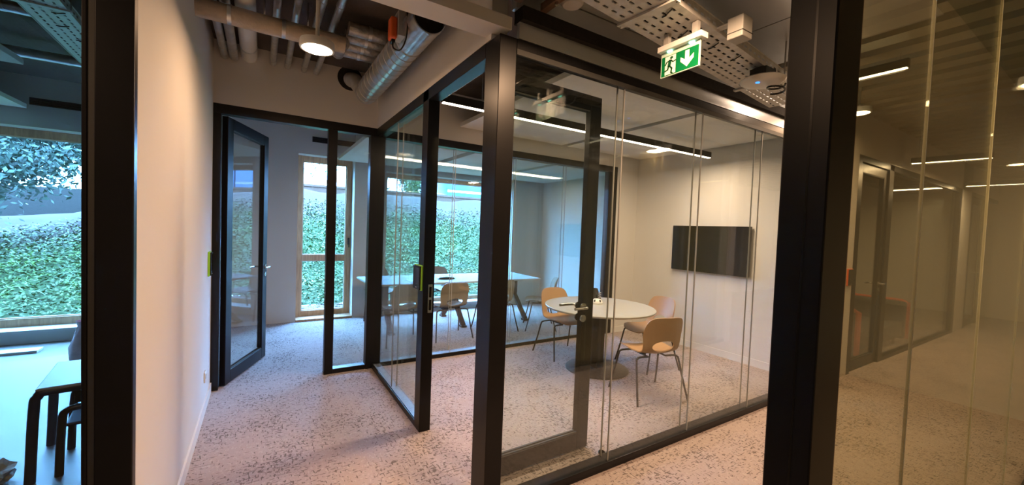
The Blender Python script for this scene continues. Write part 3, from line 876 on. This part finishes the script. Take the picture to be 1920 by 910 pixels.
# bronze channels and polished sheets under the deck near the corner
for x, lb in ((1.13, 'thin bronze channel under the decking, ending at the white bulkhead'), (1.30, 'thin bronze channel under the decking, ending at the metal fascia')):
    t = thing('ceiling_channel', lb, 'channel', (x, 0, 0), 0, 'bronze ceiling channels')
    MB().box(-0.02, 0.02, 0.45, YF - 0.03, 2.80, 2.806).box(-0.02, -0.016, 0.45, YF - 0.03, 2.806, 2.84).box(0.016, 0.02, 0.45, YF - 0.03, 2.806, 2.84).build('channel_body', 'bronze', t)
    MB().tube([(0, 1.72, 2.80), (0, 1.72, 3.13)], 0.006, 6).build('hanger_rod', 'steel', t)
    MB().tube([(0, 0.7, 2.80), (0, 0.7, 3.13)], 0.006, 6).build('hanger_rod', 'steel', t)
    MB().tube([(0, 1.72, 2.785), (0, 1.72, 2.802)], 0.011, 6).build('nut', 'steel', t)
t = thing('ceiling_sheet', 'large reflective galvanised sheet under the corridor decking', 'metal sheet', (0, 0, 0))
for a, b_ in ((0.2, 1.08), (1.36, 2.0), (2.01, 2.66), (2.67, 3.32)):
    MB().box(a, b_, 0.7, YF + 0.005, 2.93, 2.934).build('sheet', 'sheet', t)
for x in (0.9, 2.0, 3.2):
    MB().tube([(x, 1.3, 2.934), (x, 1.3, 3.13)], 0.006, 6).build('hanger_rod', 'steel', t)

# perforated cable trays
def tray(label, loc, rz, L, W, m='galv_rough', side=0.06):
    r = thing('cable_tray', label, 'cable tray', loc, rz, 'perforated cable trays')
    def perf(nu, nv, du_, su, dv, sv, v0, fn, name):
        us = [0.0]
        for i in range(nu): us += [us[-1] + du_ - su, us[-1] + du_]
        vsn = [v0]
        for j in range(nv): vsn += [vsn[-1] + dv - sv, vsn[-1] + dv]
        vsn.append(vsn[-1] + dv - sv)
        us.append(us[-1] + 0.02)
        vs = [fn(u, v) for u in us for v in vsn]
        k = len(vsn); fs = []
        for i in range(len(us) - 1):
            for j in range(k - 1):
                if i % 2 == 1 and j % 2 == 1: continue
                fs.append((i * k + j, i * k + j + 1, (i + 1) * k + j + 1, (i + 1) * k + j))
        MB().add(vs, fs).build(name, m, r)
    nu = int(L / 0.065)
    nv = int((W - 0.02) / 0.05)
    w = nv * 0.05 + 0.037
    perf(nu, nv, 0.065, 0.034, 0.05, 0.013, -w / 2, lambda u, v: (u, v, 0), 'tray_floor')
    for s in (-1, 1):
        perf(nu, 1, 0.065, 0.034, 0.037, 0.012, 0.0, lambda u, v: (u, s * w / 2, v), 'tray_side')
        MB().tube([(0, s * w / 2, 0.062), (L, s * w / 2, 0.062)], 0.004, 6).build('rolled_edge', m, r)
    for u in (L * 0.2, L * 0.75):
        MB().box(u - 0.02, u + 0.02, -w / 2 - 0.02, w / 2 + 0.02, -0.012, -0.001).build('support_bar', m, r)
        for s in (-1, 1):
            MB().tube([(u, s * (w / 2 + 0.012), -0.012), (u, s * (w / 2 + 0.012), 3.13 - loc[2])], 0.005, 6).build('hanger_rod', 'steel', r)
    rnd = random.Random(4)
    for i in range(5):
        u = L * (0.12 + 0.1 * i); v = rnd.uniform(-w / 3, w / 3)
        MB().tube([(u, v - 0.03, -0.004), (u + 0.01, v, -0.009), (u + 0.03, v + 0.02, -0.006), (u + 0.035, v + 0.045, -0.004)], 0.0035, 6).build('cable_tie', 'plastic_black', r)
    for i in range(5):
        v = -w / 2 + 0.05 + i * 0.05
        MB().tube([(0, v, 0.02), (L * 0.5, v + 0.01, 0.02), (L, v, 0.02)], 0.008, 6).build('cable', 'tube_black' if i % 2 else 'plastic_grey', r, smooth=40)
    return r
tray('perforated metal cable tray over the corridor beside the exit sign', (1.09, 1.31, 2.684), math.radians(6.5), 2.5, 0.27)
tray('perforated metal cable tray under the ceiling of the side office', (-1.22, 3.4, 2.95), math.radians(92), 2.6, 0.24, 'plastic_white')

pipe('office_pipe', 'silver pipe across the side office ceiling, nearer the window', [(-6, 5.62, 3.065), (-3, 5.62, 3.065), (-0.5, 5.62, 3.065)], 0.045, 'galv', 'side office ceiling pipes', 14, (0.6, 0.8), (0.5, 0.9))
pipe('office_pipe', 'silver pipe across the side office ceiling, nearer the glass front', [(-6, 4.45, 3.07), (-3, 4.45, 3.07), (-0.5, 4.45, 3.07)], 0.04, 'galv', 'side office ceiling pipes', 14, (0.6, 0.8), (0.5, 0.9))
# junction box, access point, white cap
jb = thing('junction_box', 'pale grey junction box on the side of the cable tray', 'junction box', (2.04, 1.16, 2.60))
jb.scale = (0.9, 0.9, 0.9)
MB().box(-0.05, 0.05, -0.045, 0.045, 0, 0.12).build('box', 'plastic_grey', jb, bevel=0.006)
MB().box(-0.02, 0.02, 0.045, 0.15, 0.105, 0.115).build('bracket', 'galv_rough', jb)
MB().box(-0.052, 0.052, -0.047, 0.047, 0.03, 0.034).build('lid_seam', 'seal', jb)
MB().tube(catmull([(0.05, 0, 0.06), (0.10, 0.0, 0.05), (0.14, 0.02, 0.07), (0.16, 0.04, 0.12)], 6), 0.006, 8).build('cable', 'plastic_white', jb, smooth=40)
ap = thing('access_point', 'white domed wireless access point with a blue light and black cable', 'access point', (2.70, 1.37, 2.575))
MB().lathe([(0, 0), (0.05, 0.002), (0.10, 0.010), (0.125, 0.024), (0.13, 0.034), (0.12, 0.042), (0, 0.042)], 40).build('dome', 'plastic_white', ap, smooth=50)
MB().lathe([(0, -0.002), (0.012, -0.001), (0.012, 0.004), (0, 0.004)], 20, c=(-0.065, -0.005, 0.003)).build('indicator', 'led_blue', ap, smooth=50)
MB().box(-0.06, 0.06, -0.05, 0.05, 0.042, 0.10).box(-0.05, 0.05, -0.03, 0.03, 0.10, 0.107).build('mount', 'black_soft', ap)
pts = [(0.03 + 0.06 * math.cos(w * PI / 8), -0.07 + 0.045 * math.sin(w * PI / 8), -0.012 - 0.002 * w) for w in range(-3, 20)]
MB().tube(pts, 0.006, 8).build('cable_loop', 'plastic_black', ap, smooth=50)
wc = thing('ceiling_speaker', 'white round speaker cap hanging beside the cable tray', 'speaker', (1.42, 1.74, 2.83))
MB().lathe([(0, 0), (0.05, 0.0), (0.062, 0.012), (0.065, 0.04), (0.065, 0.10), (0, 0.10)], 32).build('body', 'plastic_white', wc, smooth=40)
MB().lathe([(0.06, 0.03), (0.07, 0.034), (0.07, 0.044), (0.06, 0.048)], 32).build('rim', 'plastic_white', wc, smooth=40)
MB().tube([(0, 0, 0.10), (0, 0, 0.30)], 0.008, 8).build('stem', 'steel', wc)

# exit sign, plate faces -X
es = thing('exit_sign', 'green emergency exit sign with running figure and white down arrow', 'sign', (1.85, 1.36, 2.455))
es.scale = (1, 1, 0.76)
MB().box(-0.03, 0.03, -0.135, 0.125, 0.175, 0.215).build('housing', 'plastic_white', es, bevel=0.004)
for yy in (-0.1, 0.07):
    MB().box(-0.012, 0.012, yy, yy + 0.03, 0.215, 0.30).build('mount', 'galv_rough', es)
MB().box(-0.004, 0.004, -0.115, 0.115, 0.0, 0.175).build('acrylic_plate', 'acrylic', es)
gp = MB().box(-0.0055, -0.004, -0.109, 0.109, 0.006, 0.142).build('green_panel', 'sign_green', es)
for y in (-0.07, 0.06):
    MB().box(-0.012, 0.0, y - 0.014, y + 0.014, 0.166, 0.1755).build('led', 'led_green', es)
def sym(poly, name, m, d):
    # poly in (a, b): a = picture-right, b = up; the viewer looks along +X so picture-right is -Y
    MB().prism(poly, lambda a, b_, dd: (dd, -a, b_), -0.0055 - d, -0.0056).build(name, m, gp)
sym([(0.033, 0.132), (0.057, 0.132), (0.057, 0.075), (0.083, 0.098), (0.083, 0.068), (0.045, 0.022), (0.007, 0.068), (0.007, 0.098), (0.033, 0.075)], 'arrow', 'sign_white', 0.0006)
sym([(-0.088, 0.010), (-0.022, 0.010), (-0.022, 0.138), (-0.088, 0.138)], 'doorway', 'sign_white', 0.0004)
circ = [(-0.048 + 0.0095 * math.cos(2 * PI * k / 14), 0.122 + 0.0095 * math.sin(2 * PI * k / 14)) for k in range(14)]
sym(circ, 'figure_head', 'sign_dark', 0.0012)
def limb(pts, w):
    for (a, b_), (c, d) in zip(pts, pts[1:]):
        q = math.hypot(c - a, d - b_); nx, ny = -(d - b_) / q * w / 2, (c - a) / q * w / 2
        ex, ey = (c - a) / q * w * 0.3, (d - b_) / q * w * 0.3
        sym([(a + nx - ex, b_ + ny - ey), (c + nx + ex, d + ny + ey), (c - nx + ex, d - ny + ey), (a - nx - ex, b_ - ny - ey)], 'figure_limb', 'sign_dark', 0.0012)
limb([(-0.056, 0.104), (-0.062, 0.068)], 0.019)
limb([(-0.052, 0.106), (-0.038, 0.090), (-0.020, 0.096)], 0.0075)
limb([(-0.058, 0.106), (-0.078, 0.098), (-0.085, 0.080)], 0.0075)
limb([(-0.058, 0.066), (-0.044, 0.046), (-0.048, 0.018), (-0.040, 0.014)], 0.0095)
limb([(-0.064, 0.066), (-0.070, 0.044), (-0.094, 0.036)], 0.0095)

# black slot vents on the outer wall
for x0, x1, lb in ((0.66, 1.9, 'black slot air vent high on the wall above the narrow window'), (-2.35, -1.2, 'black slot air vent above the side office window')):
    v = thing('slot_vent', lb, 'vent', (x0, YW0, 2.86))
    MB().box(0, x1 - x0, -0.012, 0, 0, 0.085).build('frame', 'black_soft', v)
    for k in range(3):
        MB().box(0.012, x1 - x0 - 0.012, -0.018, -0.012, 0.014 + k * 0.024, 0.022 + k * 0.024).build('slat', 'plastic_black', v)

# ------------------------------------------------------------------ side office contents
gt = thing('side_table', 'low grey table with rounded black tube frame behind the office glass', 'table', (-0.86, 3.72, 0), math.radians(8))
gt.scale = (0.80, 0.80, 0.78)
MB().box(-0.36, 0.36, -0.36, 0.36, 0.70, 0.722).build('tabletop', 'table_grey', gt, bevel=0.02, seg=3)
for s in (-1, 1):
    MB().tube(catmull([(-0.39, s * 0.33, 0.0), (-0.37, s * 0.33, 0.55), (-0.35, s * 0.33, 0.655), (-0.27, s * 0.33, 0.685), (0.27, s * 0.33, 0.685), (0.35, s * 0.33, 0.655), (0.37, s * 0.33, 0.55), (0.39, s * 0.33, 0.0)], 6), 0.030, 12).build('leg_frame', 'tube_black', gt, smooth=40)
MB().box(-0.3, 0.3, -0.33, -0.30, 0.655, 0.69).box(-0.3, 0.3, 0.30, 0.33, 0.655, 0.69).build('apron', 'black_soft', gt)
ac_ = thing('tube_chair', 'low black tube seat pushed under the low grey table', 'chair', (-0.84, 3.66, 0), math.radians(8))
ac_.scale = (0.78, 0.78, 0.72)
for s in (-1, 1):
    MB().tube(catmull([(-0.27, s * 0.24, 0.0), (-0.255, s * 0.24, 0.45), (-0.23, s * 0.24, 0.545), (-0.14, s * 0.24, 0.565), (0.16, s * 0.24, 0.565), (0.23, s * 0.24, 0.53), (0.26, s * 0.24, 0.42), (0.28, s * 0.24, 0.0)], 6), 0.026, 12).build('leg_frame', 'tube_black', ac_, smooth=40)
MB().box(-0.24, 0.24, -0.23, 0.23, 0.40, 0.43).build('seat', 'black_soft', ac_, bevel=0.012)
MB().box(-0.25, 0.25, 0.20, 0.235, 0.44, 0.60).build('backrest', 'black_soft', ac_, bevel=0.012)
tag(MB().box(-0.55, 0.32, -0.08, 0.08, 0, 0.03).build('white_plank', 'plank_white', None, bevel=0.003), 'white plank lying on the pale floor of the side office', 'plank').location = (-2.45, 6.68, 0)
bg = thing('plastic_bag', 'pinkish white plastic bag standing on the side office floor', 'bag', (-1.52, 5.92, 0))
rnd = random.Random(2)
vs = []; fs = []
for i, (h, rx) in enumerate(((0, 0.14), (0.08, 0.17), (0.2, 0.16), (0.32, 0.13), (0.42, 0.10), (0.47, 0.12))):
    for k in range(14):
        w = 2 * PI * k / 14; q = rx * (1 + rnd.uniform(-0.12, 0.12))
        vs.append((q * math.cos(w), q * 0.7 * math.sin(w), h))
for i in range(5):
    for k in range(14):
        fs.append((i * 14 + k, i * 14 + (k + 1) % 14, (i + 1) * 14 + (k + 1) % 14, (i + 1) * 14 + k))
fs.append(tuple(range(13, -1, -1)))
MB().add(vs, fs).build('bag_body', 'bag', bg, smooth=50)
MB().tube(catmull([(-0.07, 0, 0.45), (-0.05, 0, 0.54), (0.05, 0, 0.54), (0.07, 0, 0.45)], 6), 0.008, 6).build('bag_handle', 'red_print', bg, smooth=50)
def crumple(loc, s, seed, label):
    rnd = random.Random(seed)
    bm = bmesh.new(); bmesh.ops.create_icosphere(bm, subdivisions=3, radius=1)
    for v in bm.verts:
        q = 1 + rnd.uniform(-0.2, 0.16) + 0.18 * math.sin(v.co.x * 5 + seed) * math.cos(v.co.y * 6)
        v.co = Vector((v.co.x * s[0] * q, v.co.y * s[1] * q, max(0, (v.co.z + 0.75) * s[2] * q)))
    me = bpy.data.meshes.new('crumpled_paper'); bm.to_mesh(me); bm.free(); me.materials.append(MATS['paper'])
    o = bpy.data.objects.new('crumpled_paper', me); COL.objects.link(o); o.location = loc
    tag(o, label, 'paper', 'packing paper on the floor')
crumple((-1.62, 3.86, 0), (0.15, 0.13, 0.10), 3, 'crumpled packing paper on the floor beside the low grey table')
crumple((-1.36, 3.50, 0), (0.13, 0.11, 0.07), 8, 'crumpled packing paper on the floor behind the office glass, smaller of two')

# ------------------------------------------------------------------ sofa in the next room
so = thing('lounge_sofa', 'dark teal lounge sofa with orange edging behind the glazed front', 'sofa', (7.75, 2.42, 0))
so.scale = (0.95, 0.95, 0.84)
MB().box(-0.95, 0.95, -0.40, 0.40, 0.14, 0.42).build('seat', 'teal', so, bevel=0.03)
MB().box(-0.95, 0.95, 0.28, 0.42, 0.42, 0.86).build('backrest', 'teal', so, bevel=0.03)
for s in (-1, 1):
    a = MB().box(s * 1.0 - 0.06, s * 1.0 + 0.06, -0.42, 0.42, 0.10, 0.80).build('side_panel', 'teal', so, bevel=0.03)
    MB().tube([(s * 1.06, -0.42, 0.10), (s * 1.06, -0.42, 0.78), (s * 1.06, -0.36, 0.81), (s * 1.06, 0.42, 0.81)], 0.034, 8).build('edging', 'orange_soft', a, smooth=40)
MB().tube([(-0.95, 0.28, 0.87), (0.95, 0.28, 0.87)], 0.034, 8).build('edging', 'orange_soft', so, smooth=40)
for sx in (-0.85, 0.85):
    for sy in (-0.32, 0.32):
        MB().tube([(sx, sy, 0), (sx, sy, 0.15)], 0.02, 8).build('leg', 'tube_black', so)

# ------------------------------------------------------------------ outdoors
def bank_z(x, y):
    t = max(0.0, min(1.0, (y - 8.5) / 5.6))
    k = max(0.0, min(1.0, (x + 5.0) / 5.5))
    top = 1.45 + 1.15 * k * k * (3 - 2 * k)
    if y > 14.1: t = 1.0
    z = top * (t ** 1.08)
    return z + 0.05 * math.sin(x * 1.7 + y) * t + 0.04 * math.sin(x * 3.1 - y * 2.3) * t
b = MB(); nx, ny = 90, 40
vs = [(-22 + 46 * i / nx, 8.5 + 8.0 * j / ny, bank_z(-22 + 46 * i / nx, 8.5 + 8.0 * j / ny)) for j in range(ny + 1) for i in range(nx + 1)]
fs = [(j * (nx + 1) + i, j * (nx + 1) + i + 1, (j + 1) * (nx + 1) + i + 1, (j + 1) * (nx + 1) + i) for j in range(ny) for i in range(nx)]
o = b.add(vs, fs).build('ground_bank', 'bank', None, smooth=60)
tag(o, 'sloping green bank outside the windows', None, None, 'structure')
sbox('ground_strip', 'pebble', 'stone strip along the outer wall', -22, 24, YW1, 8.5, -0.2, -0.02)
sbox('ground_road', 'asphalt', 'road behind the bank', -40, 50, 16.4, 40, 1.2, 1.3)

# pebbles
rnd = random.Random(11)
b = MB()
for i in range(2600):
    x = rnd.uniform(-4.8, 5.4); y = rnd.uniform(YW1 + 0.05, 8.55); s = rnd.uniform(0.02, 0.055)
    a = rnd.uniform(0, 2 * PI); e = rnd.uniform(0.6, 1.0)
    pts = []
    for k in range(6):
        w = a + PI * k / 3
        pts.append((x + s * math.cos(w), y + s * e * math.sin(w), -0.02 + s * 0.25))
    pts += [(x, y, -0.02 + s * 0.75)] + [(p[0], p[1], -0.03) for p in pts[:6]]
    b.add(pts, [(k, (k + 1) % 6, 6) for k in range(6)] + [(7 + k, 7 + (k + 1) % 6, (k + 1) % 6, k) for k in range(6)])
tag(b.build('pebbles', 'pebble'), 'grey pebbles strewn along the outer wall', 'pebbles', None, 'stuff')

# ground cover leaves on the bank
b = MB()
for i in range(90000):
    x = rnd.uniform(-9, 12); y = 8.4 + 5.0 * rnd.random() ** 0.9
    if y > 12.2 and rnd.random() < (y - 12.2) / 1.3: continue
    z = bank_z(x, y) + rnd.uniform(0.0, 0.09)
    s = rnd.uniform(0.018, 0.05); a = rnd.uniform(0, 2 * PI); tl = rnd.uniform(-0.6, 0.9)
    ca, sa = math.cos(a), math.sin(a)
    p = Vector((x, y, z)); d = Vector((ca, sa, tl)).normalized() * s; w = Vector((-sa, ca, rnd.uniform(-0.5, 0.5))) * s * 0.42
    b.add([p - d, p + w, p + d, p - w], [(0, 1, 2, 3)])
tag(b.build('ground_cover', 'ivy'), 'dense green ground cover leaves on the bank', 'plants', None, 'stuff')

def tree(label, loc, h, crown, seed, leaf, n_leaf, trunk_r=0.13, lean=0.2, size=0.10):
    rnd = random.Random(seed)
    t = thing('tree', label, 'tree', loc, 0, 'trees outside')
    b = MB()
    top = Vector((lean * h, 0.1, h))
    b.tube(catmull([(0, 0, -0.3), (lean * h * 0.35, 0.02, h * 0.35), (lean * h * 0.6, 0, h * 0.65), tuple(top)], 5), [trunk_r * (1 - 0.6 * i / 15) for i in range(16)], 10)
    tips = []
    for k in range(11):
        f = rnd.uniform(0.35, 0.95); p = Vector((lean * h * f, 0, h * f))
        w = 2 * PI * k / 11 + rnd.uniform(-0.3, 0.3)
        q = p + Vector((math.cos(w) * crown[0], math.sin(w) * crown[1], rnd.uniform(-0.1, 0.7) * crown[2])) * rnd.uniform(0.6, 0.95)
        b.tube([p, p.lerp(q, 0.5) + Vector((0, 0, 0.08)), q], [trunk_r * 0.4, trunk_r * 0.25, trunk_r * 0.08], 6)
        tips.append((p, q))
    b.build('trunk', 'bark', t, smooth=50)
    b = MB()
    for i in range(n_leaf):
        p, q = rnd.choice(tips)
        c = p.lerp(q, rnd.uniform(0.35, 1.1)) + Vector((rnd.gauss(0, crown[0] * 0.2), rnd.gauss(0, crown[1] * 0.2), rnd.gauss(0, crown[2] * 0.22)))
        s = size * rnd.uniform(0.6, 1.3)
        d = Vector((rnd.uniform(-1, 1), rnd.uniform(-1, 1), rnd.uniform(-1, 1))).normalized() * s
        w = d.cross(Vector((rnd.uniform(-1, 1), rnd.uniform(-1, 1), rnd.uniform(-1, 1)))).normalized() * s * 0.4
        b.add([c - d, c + w, c + d, c - w], [(0, 1, 2, 3)])
    b.build('foliage', leaf, t)
    return t
tree('leaning tree with blue green foliage outside the side office window', (-5.0, 11.6, bank_z(-5.0, 11.6)), 2.7, (2.2, 1.5, 1.0), 5, 'leaf_blue', 22000, 0.16, 0.25, 0.06)
tree('bushy tree on the bank far left of the side office window', (-10.2, 13.5, bank_z(-10.2, 13.5)), 3.0, (2.0, 1.5, 1.2), 9, 'leaf_blue', 6000, 0.14, 0.1, 0.06)
tree('small green tree beyond the road wall above the conference table', (5.75, 18.5, 1.3), 4.0, (0.7, 0.8, 1.0), 21, 'leaf_green', 3000, 0.09, 0.05, 0.08)
tree('second green tree beyond the road wall, beside the blue truck', (4.5, 18.5, 1.3), 4.0, (0.7, 0.7, 1.0), 23, 'leaf_green', 2400, 0.08, 0.02, 0.08)
tree('slender tree with sparse hanging leaves seen through the narrow window', (0.6, 12.2, bank_z(0.6, 12.2)), 3.6, (1.2, 0.8, 0.5), 31, 'leaf_green', 300, 0.03, 0.08, 0.055)
sw = tag(MB().box(-1.5, 24, 14.6, 14.85, 1.4, 2.74).box(-1.55, 24.05, 14.56, 14.89, 2.74, 2.81).build('road_wall', 'stone_wall'), 'pale low wall along the top of the bank', 'wall')
tag(MB().box(-22, 0.2, 15.6, 15.9, 1.0, 2.25).build('hedge_wall', 'asphalt'), 'grey low wall behind the leaning tree', 'wall')

tk = thing('truck', 'blue box truck parked on the road behind the bank', 'truck', (9.9, 18.0, 1.3))
MB().box(-2.9, 2.2, -1.2, 1.2, 0.9, 3.4).build('box_body', 'truck_blue', tk, bevel=0.03)
MB().box(-2.88, 2.18, -1.215, -1.2, 1.85, 1.95).build('white_stripe', 'sign_white', tk)
MB().prism([(2.3, 0.6), (4.1, 0.6), (4.1, 1.7), (3.7, 2.7), (2.3, 2.7)], lambda a, b_, d: (a, d, b_), -1.15, 1.15).build('cab', 'truck_blue', tk, bevel=0.04)
MB().box(2.7, 3.5, -1.165, -1.15, 1.75, 2.45).build('cab_window', 'screen', tk)
MB().box(-2.9, 4.0, -0.9, 0.9, 0.55, 0.9).build('chassis', 'tyre', tk)
for wx in (-1.9, 1.4, 3.3):
    for wy in (-1.0, 1.0):
        MB().lathe([(0, -0.15), (0.48, -0.15), (0.5, -0.1), (0.5, 0.1), (0.48, 0.15), (0, 0.15)], 24, m=Matrix.Rotation(PI / 2, 4, 'X'), c=(wx, wy, 0.5)).build('wheel', 'tyre', tk, smooth=40)
